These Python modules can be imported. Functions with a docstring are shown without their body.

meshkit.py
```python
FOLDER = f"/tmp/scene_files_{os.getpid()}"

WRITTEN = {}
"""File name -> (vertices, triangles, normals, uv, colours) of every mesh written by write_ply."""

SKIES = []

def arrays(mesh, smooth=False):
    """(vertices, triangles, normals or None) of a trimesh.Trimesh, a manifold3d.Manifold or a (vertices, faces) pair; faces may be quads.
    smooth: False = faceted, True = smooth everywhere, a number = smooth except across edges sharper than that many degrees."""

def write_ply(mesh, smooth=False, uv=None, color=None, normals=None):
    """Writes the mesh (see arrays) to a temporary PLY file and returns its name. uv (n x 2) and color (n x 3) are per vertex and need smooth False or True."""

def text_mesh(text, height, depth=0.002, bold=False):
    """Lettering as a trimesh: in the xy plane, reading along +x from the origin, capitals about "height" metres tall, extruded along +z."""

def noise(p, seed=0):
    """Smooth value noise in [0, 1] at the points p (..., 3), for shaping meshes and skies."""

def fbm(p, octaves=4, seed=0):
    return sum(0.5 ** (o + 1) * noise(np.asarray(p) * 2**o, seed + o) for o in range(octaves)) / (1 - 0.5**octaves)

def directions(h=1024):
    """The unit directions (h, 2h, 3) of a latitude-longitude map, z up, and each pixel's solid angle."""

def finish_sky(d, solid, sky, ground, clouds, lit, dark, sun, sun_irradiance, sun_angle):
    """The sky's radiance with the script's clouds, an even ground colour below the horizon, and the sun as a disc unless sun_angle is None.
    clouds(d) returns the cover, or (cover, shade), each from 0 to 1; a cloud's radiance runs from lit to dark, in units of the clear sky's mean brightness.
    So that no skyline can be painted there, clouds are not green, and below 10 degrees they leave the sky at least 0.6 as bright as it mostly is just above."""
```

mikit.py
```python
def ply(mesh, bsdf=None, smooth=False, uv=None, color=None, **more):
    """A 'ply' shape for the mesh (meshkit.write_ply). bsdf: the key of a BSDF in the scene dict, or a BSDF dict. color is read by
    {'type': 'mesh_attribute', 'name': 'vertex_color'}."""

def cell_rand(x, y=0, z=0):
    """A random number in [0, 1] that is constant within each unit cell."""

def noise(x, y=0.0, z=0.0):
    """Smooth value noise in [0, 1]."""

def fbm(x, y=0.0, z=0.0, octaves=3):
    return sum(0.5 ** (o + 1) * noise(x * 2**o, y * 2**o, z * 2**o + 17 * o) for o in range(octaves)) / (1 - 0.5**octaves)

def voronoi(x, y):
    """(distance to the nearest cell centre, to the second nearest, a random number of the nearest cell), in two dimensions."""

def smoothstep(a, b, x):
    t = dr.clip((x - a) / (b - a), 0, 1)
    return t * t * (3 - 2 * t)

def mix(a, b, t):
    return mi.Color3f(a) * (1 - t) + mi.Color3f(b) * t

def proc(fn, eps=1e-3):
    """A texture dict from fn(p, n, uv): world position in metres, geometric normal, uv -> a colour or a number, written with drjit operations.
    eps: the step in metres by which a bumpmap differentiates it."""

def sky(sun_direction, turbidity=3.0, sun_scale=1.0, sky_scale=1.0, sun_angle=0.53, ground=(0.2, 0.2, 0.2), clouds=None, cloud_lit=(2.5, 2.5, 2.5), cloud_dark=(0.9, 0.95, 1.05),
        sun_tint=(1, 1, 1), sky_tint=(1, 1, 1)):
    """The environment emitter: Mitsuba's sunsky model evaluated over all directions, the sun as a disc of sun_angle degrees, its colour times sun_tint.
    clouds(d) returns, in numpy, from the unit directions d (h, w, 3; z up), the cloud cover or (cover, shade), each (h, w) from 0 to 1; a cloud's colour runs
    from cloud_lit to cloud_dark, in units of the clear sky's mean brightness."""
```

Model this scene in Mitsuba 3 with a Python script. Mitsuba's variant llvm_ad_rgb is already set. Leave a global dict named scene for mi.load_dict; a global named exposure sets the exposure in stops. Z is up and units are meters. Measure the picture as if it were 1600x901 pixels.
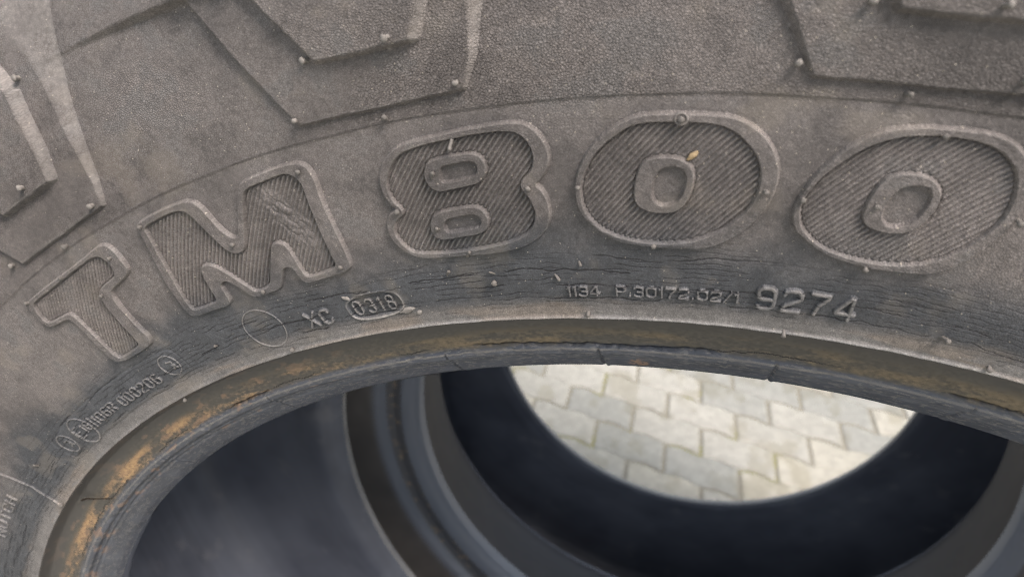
import math
import numpy as np
import trimesh
import shapely
from shapely.geometry import Polygon, LineString, Point
from shapely import affinity
from scipy.interpolate import PchipInterpolator
from scipy.spatial import cKDTree
import drjit as dr
import mitsuba as mi
import mikit
import meshkit
from mikit import noise, fbm, voronoi, smoothstep, mix, cell_rand

scene, labels = {}, {}

# ------------------------------------------------------------------ camera, sky, exposure
CAM = np.array([-0.03578, -0.29320, 0.68094])
YAW, PITCH = -0.27069, -0.49814
_r = np.array([math.cos(YAW), -math.sin(YAW), 0.0])
_f = np.array([math.sin(YAW) * math.cos(PITCH), math.cos(YAW) * math.cos(PITCH), math.sin(PITCH)])
_u = np.cross(_r, _f)
scene['camera'] = {'type': 'thinlens', 'fov': 70.22, 'fov_axis': 'x', 'near_clip': 0.02, 'far_clip': 400.0,
                   'aperture_radius': 0.0013, 'focus_distance': 0.335,
                   'to_world': mi.ScalarTransform4f().look_at(origin=CAM.tolist(), target=(CAM + _f).tolist(), up=_u.tolist())}
scene['sky'] = mikit.sky((0.50, -0.36, 0.79), turbidity=3, sun_scale=0.30, sun_angle=24, sun_tint=(0.94, 1.0, 1.22), clouds=lambda d: 1.0,
                         cloud_lit=(0.55, 0.59, 0.66), ground=(0.34, 0.32, 0.27))
exposure = 3.95

# ------------------------------------------------------------------ helpers
used = {}
def key_for(name, parent=None):
    base = (parent + '__' if parent else '') + name
    n = used.get(base, -1) + 1
    used[base] = n
    return base if n == 0 else f'{base}_{n:03d}'

def put(name, mesh, bsdf, parent=None, smooth=True, uv=None, label=None, category=None, group=None, kind=None):
    k = key_for(name, parent)
    scene[k] = mikit.ply(mesh, bsdf, smooth=smooth, uv=uv)
    d = {n: v for n, v in (('label', label), ('category', category), ('group', group), ('kind', kind)) if v}
    if d:
        labels[k] = d
    return k

def ss(a, b, x):
    t = np.clip((x - a) / (b - a), 0, 1)
    return t * t * (3 - 2 * t)

def nz(u, v, s, octaves=3, seed=0, su=1.0):
    """noise in [-1, 1] at sheet coordinates in mm, feature size s mm (stretched by su along u)"""
    p = np.stack([np.asarray(u) / (s * su), np.asarray(v) / s, np.zeros_like(u) + 3.7 * seed], -1)
    return meshkit.fbm(p, octaves, seed) * 2 - 1

def chaikin(p, n=2):
    p = np.asarray(p, float)
    for _ in range(n):
        q = np.roll(p, -1, 0)
        p = np.stack([0.75 * p + 0.25 * q, 0.25 * p + 0.75 * q], 1).reshape(-1, 2)
    return p

def sdf(poly, u, v):
    """signed distance (mm), positive inside"""
    ring = np.asarray(poly)
    line = LineString(np.vstack([ring, ring[:1]]))
    n = max(int(line.length / 0.12), 8)
    pts = shapely.get_coordinates(shapely.line_interpolate_point(line, np.linspace(0, line.length, n)))
    d = cKDTree(pts).query(np.stack([u.ravel(), v.ravel()], -1))[0].reshape(u.shape)
    ins = shapely.contains_xy(Polygon(ring), u.ravel(), v.ravel()).reshape(u.shape)
    return np.where(ins, d, -d)

def line_dist(pts, u, v):
    line = LineString(pts)
    n = max(int(line.length / 0.12), 4)
    q = shapely.get_coordinates(shapely.line_interpolate_point(line, np.linspace(0, line.length, n)))
    return cKDTree(q).query(np.stack([u.ravel(), v.ravel()], -1))[0].reshape(u.shape)

def grid_mesh(P, keep=None, extra=None):
    h, w = P.shape[:2]
    i = np.arange(h * w).reshape(h, w)
    q = np.stack([i[:-1, :-1], i[:-1, 1:], i[1:, 1:], i[1:, :-1]], -1)
    if keep is not None:
        k = keep[:-1, :-1] | keep[:-1, 1:] | keep[1:, 1:] | keep[1:, :-1]
        q = q[k]
    q = q.reshape(-1, 4)
    f = np.vstack([q[:, [0, 1, 2]], q[:, [0, 2, 3]]])
    ids, inv = np.unique(f, return_inverse=True)
    if extra is not None:
        return P.reshape(-1, 3)[ids], inv.reshape(-1, 3), extra.reshape(-1, 2)[ids]
    return P.reshape(-1, 3)[ids], inv.reshape(-1, 3)

# ------------------------------------------------------------------ the near tyre: profile of its outer face
# sheet coordinates: u = angle * 600 (mm along the 0.6 m circle), v = radius in mm, h = height above the face in mm
PROF = np.array([(.40, .06), (.483, .004), (.486, -.001), (.492, -.0065), (.500, -.0125), (.505, -.0145), (.516, -.0180), (.5245, -.0212), (.528, -.0284),
                 (.535, -.0305), (.55, -.0335), (.5634, -.0355), (.59, -.0385), (.616, -.040), (.64, -.0405), (.67, -.0385), (.70, -.034), (.73, -.027), (.76, -.016), (.80, .01)])
yprof = PchipInterpolator(PROF[:, 0], PROF[:, 1])
dyprof = yprof.derivative()

def at(u, v, h=0.0):
    r = np.asarray(v) / 1000.0
    th = np.asarray(u) / 600.0
    s = dyprof(r)
    n = np.sqrt(1 + s * s)
    hh = np.asarray(h) / 1000.0
    rr = r + hh * s / n
    yy = yprof(r) - hh / n
    return np.stack([rr * np.sin(th), yy, rr * np.cos(th)], -1)

LETTERS = {
  'T': ([(-387.8,615.6),(-373.1,615.5),(-351.9,615.1),(-332.9,615.5),(-318.1,617),(-314.1,616.2),(-311.5,614.1),(-310.4,609.6),(-310.7,603.7),(-311.4,600.3),(-315.5,597.8),(-319.5,597.1),(-327.3,596.1),(-332.3,594.8),(-334.4,588.2),(-335.1,580.2),(-335.5,572.3),(-335.1,566.1),(-337.3,563.2),(-341.3,562),(-353.4,561.6),(-362.7,561.8),(-369,563),(-371.8,565.5),(-372.3,569.4),(-372,576.9),(-370.9,583.9),(-370.6,590.5),(-370.9,594.5),(-372.6,596.1),(-378.8,596.9),(-384.6,597.6),(-388.5,599),(-389.4,601.6),(-389.2,606.5),(-388.5,611.7),(-388.5,614.9)],
    [(-381.2,613),(-369.5,612.5),(-353.8,612.6),(-338.8,613.1),(-328.7,613.5),(-323.9,613.2),(-320.8,611.4),(-319.1,607.4),(-319.8,603.4),(-322.4,600.7),(-327.7,600.2),(-334.3,599.7),(-338.5,598.7),(-340.9,596.3),(-342.4,590.8),(-343.2,583.8),(-344.1,576.7),(-344.3,571.2),(-344.9,567),(-347.4,565.3),(-355.1,564.7),(-362.9,564.8),(-366.1,565.4),(-367.1,567.4),(-367,572.7),(-366.5,579.4),(-366,587.1),(-365.9,593.6),(-366.7,597.3),(-368.5,598.7),(-376.4,599.5),(-385,600.5),(-386.5,602.8),(-385.9,607.4),(-383.5,611.6)],
    []),
  'M': ([(-288.9,616.3),(-286,617.2),(-273.9,617.6),(-262.8,617.4),(-255.9,616.9),(-252,615.1),(-249.9,611.1),(-248.9,604.9),(-247.5,599),(-244.9,594.7),(-242.2,593.7),(-238.8,597.9),(-234.3,604.3),(-228.9,612),(-226.7,614.6),(-224.4,615.7),(-217.7,616.4),(-207.2,617),(-197.5,617),(-194,616.4),(-191.3,614.3),(-189.9,610.5),(-190.2,605.5),(-191.3,599.6),(-191.7,589.7),(-191.7,580.3),(-192.4,570.7),(-193.2,566.8),(-195.8,564.8),(-201.3,563.8),(-209.4,563.4),(-218.9,562.9),(-222.1,563.4),(-223.5,565.5),(-223.8,569.3),(-224.2,572.1),(-226.2,573.3),(-229.2,572.8),(-232.3,569.3),(-236,564.9),(-238.9,563.6),(-245.3,563.4),(-253.1,563.3),(-256,564.5),(-257.4,567.4),(-260.2,571.7),(-262.6,574.9),(-264.7,576.2),(-267.7,575.1),(-268.3,573.1),(-268.9,568),(-269.9,565.4),(-272.6,564.1),(-277.9,564.4),(-287.8,564.7),(-296.4,565),(-299.6,567),(-300,571.5),(-299,577.8),(-298,585.7),(-294.6,595.9),(-291.7,605.7),(-290,613)],
    [(-284.4,613.9),(-276.9,614.2),(-266.6,614.4),(-261.2,613.4),(-258.3,611),(-256.8,605.5),(-254.9,598.9),(-253,592.1),(-251.1,588.4),(-247.7,586.6),(-244.2,586.4),(-241.7,587.7),(-238.6,591.9),(-233.7,599.3),(-228.4,607.3),(-225.4,611.4),(-221.2,612.5),(-212.7,612.8),(-205.3,613.5),(-201.6,613),(-198.8,611),(-197.3,607.6),(-197.9,603.7),(-198.8,596.8),(-199.4,588.6),(-200.1,580.2),(-200.5,572.3),(-201,568.9),(-203.5,567.4),(-211.8,566.6),(-217.7,566.3),(-219.6,567.8),(-219.8,572.6),(-219.6,578.7),(-220,583.8),(-222.5,586),(-225.6,586.3),(-228.2,585),(-232,579.8),(-237.6,572.9),(-242,567.5),(-247.9,566.4),(-252.1,566.8),(-254,569.8),(-257.1,575.2),(-260.2,580.6),(-263.9,585.2),(-267.3,587.2),(-270.6,587.2),(-272.7,585.7),(-274.6,580.8),(-275.6,575.4),(-276.3,570.4),(-278,568.6),(-284.1,568.3),(-292.4,568.7),(-294.8,569.2),(-294.9,572.7),(-293.3,580.5),(-290.7,589.9),(-288.6,599.1),(-286.7,608),(-285.8,612.4)],
    []),
  '8': ([(-154.7,611.3),(-151.2,613.6),(-145.5,614.8),(-137.9,615.3),(-126.8,616.2),(-116.2,616.8),(-106,617.2),(-100.8,616.8),(-97.2,615.1),(-94,612.2),(-92,608.1),(-91.2,603.9),(-91.8,599.8),(-93.7,596.4),(-96.6,593.4),(-98.2,592.1),(-96.3,590.5),(-94.5,586.4),(-94.1,581.1),(-95,576.5),(-97.7,571.9),(-102.6,568.1),(-108.6,565.5),(-115.4,563.9),(-126.3,563),(-139,563.3),(-151.9,563.7),(-158.6,564.7),(-163.5,568.1),(-166.9,572.5),(-168.2,577.5),(-167.5,582.5),(-165.4,585.9),(-162.9,587.6),(-160,588.6),(-161.7,590.6),(-163.3,594.9),(-163.1,599.6),(-162.1,603.3),(-160.1,606.7),(-157.9,609.3)],
    [(-157.2,603.9),(-154.3,607.2),(-151,609.9),(-146.6,611.4),(-138.7,612.7),(-127.6,613.2),(-116.9,613.9),(-108.7,613.9),(-103.4,613.1),(-100.4,611.1),(-98.3,607.9),(-97.5,603.7),(-98.1,600.3),(-100.2,596.9),(-103.5,594.3),(-104.7,592.5),(-104.3,589.9),(-102,586.8),(-100.8,582.2),(-101,578.4),(-102.9,574.6),(-106.6,571.2),(-111.8,569),(-121,567.2),(-132.9,566.1),(-144.9,566.1),(-155,567.1),(-160.6,568.5),(-163.8,573.4),(-164.7,577.8),(-163.8,581.1),(-161,584),(-158.1,585.2),(-156.8,587),(-157.6,589.2),(-159.5,591.8),(-160.3,595.9),(-159.6,599.7)],
    [([(-141.9,603),(-140.3,605.3),(-137.7,606.4),(-131.5,607),(-123.4,607.3),(-119.9,606.9),(-117.5,605.2),(-116.3,602.6),(-116.5,599.8),(-118.1,596.7),(-120.8,594.7),(-126.3,593.8),(-133.3,593.2),(-137.7,592.9),(-140.8,594.1),(-142.6,597.1),(-142.9,600.1)], [(-135.8,601.4),(-134.6,603),(-131.8,603.6),(-126.5,603.9),(-122.8,604.1),(-120.5,603.2),(-119.9,601.2),(-120.6,599.1),(-122.7,597.5),(-126.9,596.9),(-133.1,596.4),(-135.7,596.7),(-136.6,598.1)]), ([(-147.2,580.3),(-144.9,583.3),(-141.6,584.6),(-135.8,585.2),(-128.6,585.7),(-124,585.2),(-121.5,583),(-120.7,579.8),(-121.3,576.7),(-123.6,574),(-127.6,572.7),(-133.4,572.5),(-140.2,572),(-144.4,572),(-147.5,574.1),(-148,577.1)], [(-141.3,578.8),(-139.6,580.8),(-137,581.5),(-131.3,581.8),(-127.2,582.2),(-124.8,581.1),(-124.1,578.9),(-125.3,576.6),(-127.5,575.8),(-132.5,575.3),(-138.4,574.9),(-141.1,575.4)])]),
  '0': ([(-83.6,590),(-82.5,594.7),(-80.3,599.9),(-76.7,605),(-72.7,609.2),(-67.8,612.8),(-63.6,615),(-59,616.7),(-53.3,617.3),(-44.5,617.1),(-36.3,616.8),(-30.4,616.5),(-25.5,615.3),(-21,612.9),(-16.8,609.3),(-13.8,605),(-11.9,600.9),(-11,596),(-11.4,590.3),(-12.9,584.9),(-15.7,579.3),(-19.9,574.1),(-25,569.7),(-31.1,566.3),(-36.2,564.7),(-42.8,564.4),(-52.2,564.7),(-61.1,565.2),(-67.9,566.6),(-73.9,570),(-79,574.5),(-82.5,579.3),(-83.8,584.4)],
    [(-81.2,587.8),(-80.6,591.9),(-78.7,596.6),(-75.8,601.7),(-71.1,606.3),(-66.1,609.9),(-61.9,612.6),(-57.3,613.8),(-50,613.9),(-40,613.7),(-33.4,613.2),(-29.5,612),(-25.5,609.5),(-21.8,605.8),(-18.8,601.7),(-17.4,597.4),(-17,593),(-17.9,587.2),(-20.2,582.3),(-24,577.9),(-28.5,573.7),(-34,570.5),(-39,568.4),(-45.5,567.1),(-54.9,566.9),(-63,567.8),(-69.7,570),(-75,573),(-78.7,577.1),(-80.9,582.2)],
    [([(-61.4,586.8),(-60.8,591.5),(-59.7,596.1),(-57.8,599.4),(-55.1,601.1),(-51.6,601.6),(-47.5,601.6),(-44,600.7),(-41,598.6),(-39.6,595.7),(-39.5,591.9),(-40.5,587.2),(-42.5,583.1),(-45.2,580.2),(-49.6,579.4),(-54.7,579.6),(-58.6,581),(-60.7,583.4)], [(-54.6,589.6),(-53.7,593.5),(-52.2,596.2),(-49.8,597.8),(-46.8,598.1),(-43.8,597.2),(-42.3,594.7),(-42.3,591.1),(-43.5,586.8),(-45.9,583.7),(-49.6,582.5),(-52.8,583.1),(-54.5,585.5)])]),
  'O': ([(-4.7,580.2),(-4.7,585.3),(-3.1,590.4),(-0.6,596.1),(2.5,601),(6.1,605.9),(9.7,609.5),(13.4,612.6),(18.1,615),(24.1,616.6),(31.6,617.4),(39.2,617.7),(45.8,617.9),(51.2,617),(55.6,614.8),(59.3,611.3),(62.5,607),(64.2,602.3),(64.9,596.6),(64.3,590.4),(62.4,584.4),(59.6,578.7),(55.9,573.4),(51.7,568.6),(46.5,565.8),(40.4,564.9),(31.6,564.3),(23,564.7),(14.1,566),(6.9,568.8),(0.8,573),(-2.7,576)],
    [(-1.8,581.3),(-2.3,585.6),(-1.2,589.9),(1.4,594.9),(5,600),(9.2,604.3),(13.4,608),(18.1,611),(23.9,613.2),(31,614.4),(38.2,614.8),(44.5,614.4),(49.6,613.2),(53.6,610.8),(57.4,607.2),(59.7,602.6),(60.6,597.7),(60.7,591),(58.4,585.6),(55.3,580.6),(51.3,575.7),(46.8,571.7),(40.3,568.8),(32,567.2),(23.6,567.2),(15.6,568.2),(7.8,570.5),(2.5,574.4),(-0.5,577.8)],
    [([(18.2,584.6),(18.6,589.5),(19.7,594.4),(21.5,598.3),(23.7,600.4),(28.4,601.5),(32.8,601.6),(36.7,600),(39.4,597.2),(40.3,594.3),(40,590.2),(38.6,585.8),(36.3,582.2),(32.3,579.7),(27.6,579.2),(22.5,579.8),(19.6,581.6)], [(24.5,584.5),(24.2,587.6),(25,591.8),(26.9,595.5),(29.7,597.4),(33.4,598),(36.3,597),(37.4,594.8),(37.1,591.1),(36,586.7),(33.5,583.5),(29.8,581.8),(26.8,582)])]),
}

LETTERS = {k: (chaikin(o), chaikin(i), [(chaikin(a), chaikin(b)) for a, b in rings]) for k, (o, i, rings) in LETTERS.items()}

def sheet(name, u, v, h, keep=None, bsdf='dusty_rubber', parent=None, wear_lit=0.0, **kw):
    """a patch of rubber on the face; its second texture coordinate carries paleness from edge wear and from light painted on lug flanks (0 to 1)"""
    wear_lit = np.broadcast_to(wear_lit, u.shape)
    x, f, t = grid_mesh(at(u, v, h), keep, np.stack([u * 1e-3, wear_lit + v * 1e-6], -1))
    return put(name, (x, f), bsdf, parent, uv=t, **kw)

PITCH_U = 180.0
LUG_U = -187.0
RIGHT = {1: ([629, 642, 660, 680, 695, 720, 772], [69, 75.5, 80.8, 87, 93, 102, 112], [1.2, 2.2, 4.2, 7.5, 13, 30, 52]),
         2: ([649, 663, 688, 712, 772], [58.5, 64, 68, 62, 42], [4.2, 3.6, 2.2, 2.6, 3.0])}   # radius, foot of the right flank, its width
def lug_lines(u0, level):
    """(left edge, lower edge, right edge) of a lug's step, in sheet coordinates"""
    a = lambda pts: [(u0 + x, y) for x, y in pts]
    vv_, uu_, _ = RIGHT[level]
    if level == 1:
        left = a([(-62, 772), (-38, 720), (-25, 686), (-13, 656), (0, 629.3)])
        low = a([(0, 629.3), (37, 628.6), (69, 630)])
    else:
        left = a([(-46, 772), (-20, 712), (3, 677.5), (18, 649.6)])
        low = a([(18, 649.6), (40, 648.8), (58, 649.6)])
    return left, low, a(list(zip(uu_, vv_)))

def lug_poly(u0, level):
    l, b, r = lug_lines(u0, level)
    return np.array(l + b[1:] + r[1:])

def ramp(t, k=0.10):
    """linear 0 to 1 with slightly rounded ends"""
    t = np.clip(t, 0, 1)
    return (1 - 2 * k) * t + 2 * k * t * t * (3 - 2 * t)

def lug_height(u, v, u0, level):
    """(height in mm of the step alone, signed distance, how far along the right flank)"""
    l, b, r = lug_lines(u0, level)
    d = sdf(lug_poly(u0, level), u, v)
    wob = nz(u, v, 9, 2, 5) + 0.6 * nz(u, v, 2.5, 2, 6)
    dl, db = (line_dist(x, u, v) * np.sign(d) for x in (l, b))
    rv, ru, rw = RIGHT[level]
    tr = (np.interp(v, rv, ru) + u0 - u + 0.25 * wob) / np.interp(v, rv, rw)
    if level == 1:
        H = 1.9 + 2.3 * np.clip((v - 630) / 34, 0, 1)
        e = np.minimum(np.minimum(ramp((dl + .25 * wob) / (1.0 + 0.9 * np.clip((v - 632) / 20, 0, 1))), ramp((db + .3 * wob) / 0.75)), ramp(tr))
    else:
        H = 3.4 + 3.4 * np.clip((v - 649) / 50, 0, 1)
        e = np.minimum(np.minimum(ramp((dl + .25 * wob) / 1.7), ramp((db + .35 * wob) / 1.4)), ramp(tr))
    return H * e, d, tr

def oval_poly(cu, cv, a, b, p=2.6, rot=0.0):
    t = np.linspace(0, 2 * np.pi, 90, endpoint=False)
    c, s = np.cos(t), np.sin(t)
    x, y = a * np.sign(c) * np.abs(c) ** (2 / p), b * np.sign(s) * np.abs(s) ** (2 / p)
    return np.stack([cu + x * math.cos(rot) - y * math.sin(rot), cv + x * math.sin(rot) + y * math.cos(rot)], -1)

DATE_OVAL = oval_poly(-194.8, 543.6, 15.8, 6.4, 2.8, 0.03)
CODE_FRAME = oval_poly(-408.5, 546.8, 76.0, 10.6, 7.0, 0.004)

def flash(u, v):
    """thin sharp flash of rubber along the rim line"""
    return 1.5 * (0.8 + 0.25 * nz(u, v * 0, 8, 2, 29)) * np.exp(-((v - 528.5) / 0.75) ** 2)

def base(u, v):
    """slow relief of the face in mm, shared by everything that lies on it"""
    h = 0.28 * nz(u, v, 34, 3, 1) + 0.07 * nz(u, v, 5, 2, 2)
    line = 623.0 + 0.5 * nz(u, v * 0, 30, 2, 3)
    h = h + 0.5 * ss(line - 0.35, line + 0.35, v)
    h = h - 0.35 * ss(560, 540, v) * ss(528, 536, v)
    h = h + flash(u, v)
    # the tread base between the lugs is a step higher, running out towards the lug on its left
    run = (u - LUG_U) / PITCH_U
    frac = run - np.floor(run)                     # 0 at a lug's left corner
    sector = (np.asarray(u) < 150) * 1.0
    rise = ss(0.40, 0.93, frac) * sector
    edge = 686.0 + 6.0 * (1 - rise)
    h = h + (0.3 + 4.4 * rise) * ss(edge - 1.1, edge + 1.1, v) * ss(0.40, 0.5, frac) * sector
    # slope rising to a lug's right flank
    return h

# ------------------------------------------------------------------ materials
def polar(p):
    return dr.atan2(p.x, p.z) * 600.0, dr.sqrt(p.x * p.x + p.z * p.z) * 1000.0

def crack_field(u, v):
    """0 to 1: weather cracks running round the tyre just above the rim line"""
    band = smoothstep(533, 541, v + 5 * noise(u * 0.02, 3.0)) * (1 - smoothstep(556, 574, v + 9 * noise(u * 0.03, 8.0)))
    w = 1.5 * fbm(u * 0.020, v * 0.04, 0.0, 3) + 0.60 * noise(u * 0.13, v * 0.16, 4.0) + 0.20 * noise(u * 0.6, v * 0.5, 9.0)
    t = v * 0.42 + w
    i = dr.floor(t)
    d = dr.abs(t - i - 0.5)
    on = smoothstep(0.36, 0.50, noise(u * 0.11, i * 7.31, 2.0))
    fine = 0.85 * (1 - smoothstep(0.01, 0.12, d)) * on
    t2 = v * 0.15 + 1.1 * fbm(u * 0.018, v * 0.03, 5.0, 3) + 0.22 * noise(u * 0.16, v * 0.15, 6.0) + 0.10 * noise(u * 0.6, v * 0.5, 1.0)
    j = dr.floor(t2)
    d2 = dr.abs(t2 - j - 0.5)
    on2 = smoothstep(0.56, 0.64, noise(u * 0.055, j * 3.77, 7.0))
    wide = (1 - smoothstep(0.012, 0.065, d2)) * on2
    return dr.maximum(fine, wide) * band

def grain_height(u, v):
    """leather-like moulded grain, 0 to 1"""
    wu, wv = u + 0.9 * noise(u * 0.9, v * 0.9, 1.0), v + 0.9 * noise(u * 0.9, v * 0.9, 5.0)
    a, b, c = voronoi(wu * 0.95, wv * 1.10)
    return smoothstep(0.0, 0.45, b - a) * (0.65 + 0.35 * c)

def dusty_rubber(p, n, uv):
    u, v = polar(p)
    big = fbm(u * 0.016, v * 0.022, 0.0, 3)
    mid = fbm(u * 0.09, v * 0.11, 2.0, 3)
    fine = fbm(u * 0.7, v * 0.7, 4.0, 2)
    c = mix((0.100, 0.092, 0.088), (0.172, 0.156, 0.147), smoothstep(0.25, 0.75, 0.55 * big + 0.45 * mid))
    c = mix(c, (0.115, 0.115, 0.114), 0.45 * smoothstep(0.56, 0.72, mid) * smoothstep(0.4, 0.6, big))        # dust rubbed off in places
    bare = smoothstep(531, 541, v) * (1 - smoothstep(553, 580, v + 26 * (big - 0.5) + 14 * (mid - 0.5)))
    c = mix(c, mi.Color3f(0.060, 0.066, 0.074) * (0.75 + 0.5 * mid), 0.92 * bare)
    lip = 1 - smoothstep(531, 541, v + 8 * (mid - 0.5))
    c = mix(c, mi.Color3f(0.180, 0.176, 0.170) * (0.65 + 0.6 * mid), 0.75 * lip)
    c = mix(c, (0.32, 0.315, 0.305), 0.75 * (1 - smoothstep(528.5, 529.4, v)) * smoothstep(-330, -120, u))  # sky highlight along the flash crest, painted pale
    rust = lip * smoothstep(0.52, 0.70, fbm(u * 0.030, v * 0.18, 7.0, 3))
    c = mix(c, (0.27, 0.20, 0.14), 0.26 * rust)
    g = grain_height(u, v)
    c = c * (0.70 + 0.40 * g) * (0.76 + 0.46 * fine)
    # pale crumbs and dust specks
    a, b, k = voronoi(u * 0.42, v * 0.42)
    c = mix(c, (0.42, 0.38, 0.31), 0.7 * (1 - smoothstep(0.05, 0.15, a)) * smoothstep(0.90, 0.97, k))
    c = mix(c, (0.24, 0.21, 0.17), 0.22 * smoothstep(0.60, 0.80, fbm(u * 0.05, v * 0.06, 11.0, 4)))
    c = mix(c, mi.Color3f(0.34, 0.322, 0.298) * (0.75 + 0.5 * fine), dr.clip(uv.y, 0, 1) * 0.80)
    return mix(c, (0.016, 0.016, 0.018), 0.90 * crack_field(u, v))

def rubber_height(p, n, uv):
    u, v = polar(p)
    rough = 0.30 + 0.70 * smoothstep(621, 625, v) - 0.12 * (1 - smoothstep(536, 575, v))
    rough = rough * (0.50 + 1.15 * smoothstep(0.25, 0.75, noise(u * 0.011 + 0.4, v * 0.018, 6.0))) * (1 - 0.9 * dr.clip(uv.y * 4 - 0.3, 0, 1))
    return rough * grain_height(u, v) * 0.9 + 0.25 * fbm(u * 0.8, v * 0.8, 3.0, 2) - 0.8 * crack_field(u, v)

scene['dusty_rubber'] = {'type': 'twosided', 'bsdf': {'type': 'bumpmap', 'scale': 0.00052, 'arbitrary': mikit.proc(rubber_height, eps=1.5e-4),
    'bsdf': {'type': 'principled', 'base_color': mikit.proc(dusty_rubber), 'roughness': 0.62, 'specular': 0.45}}}

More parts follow.
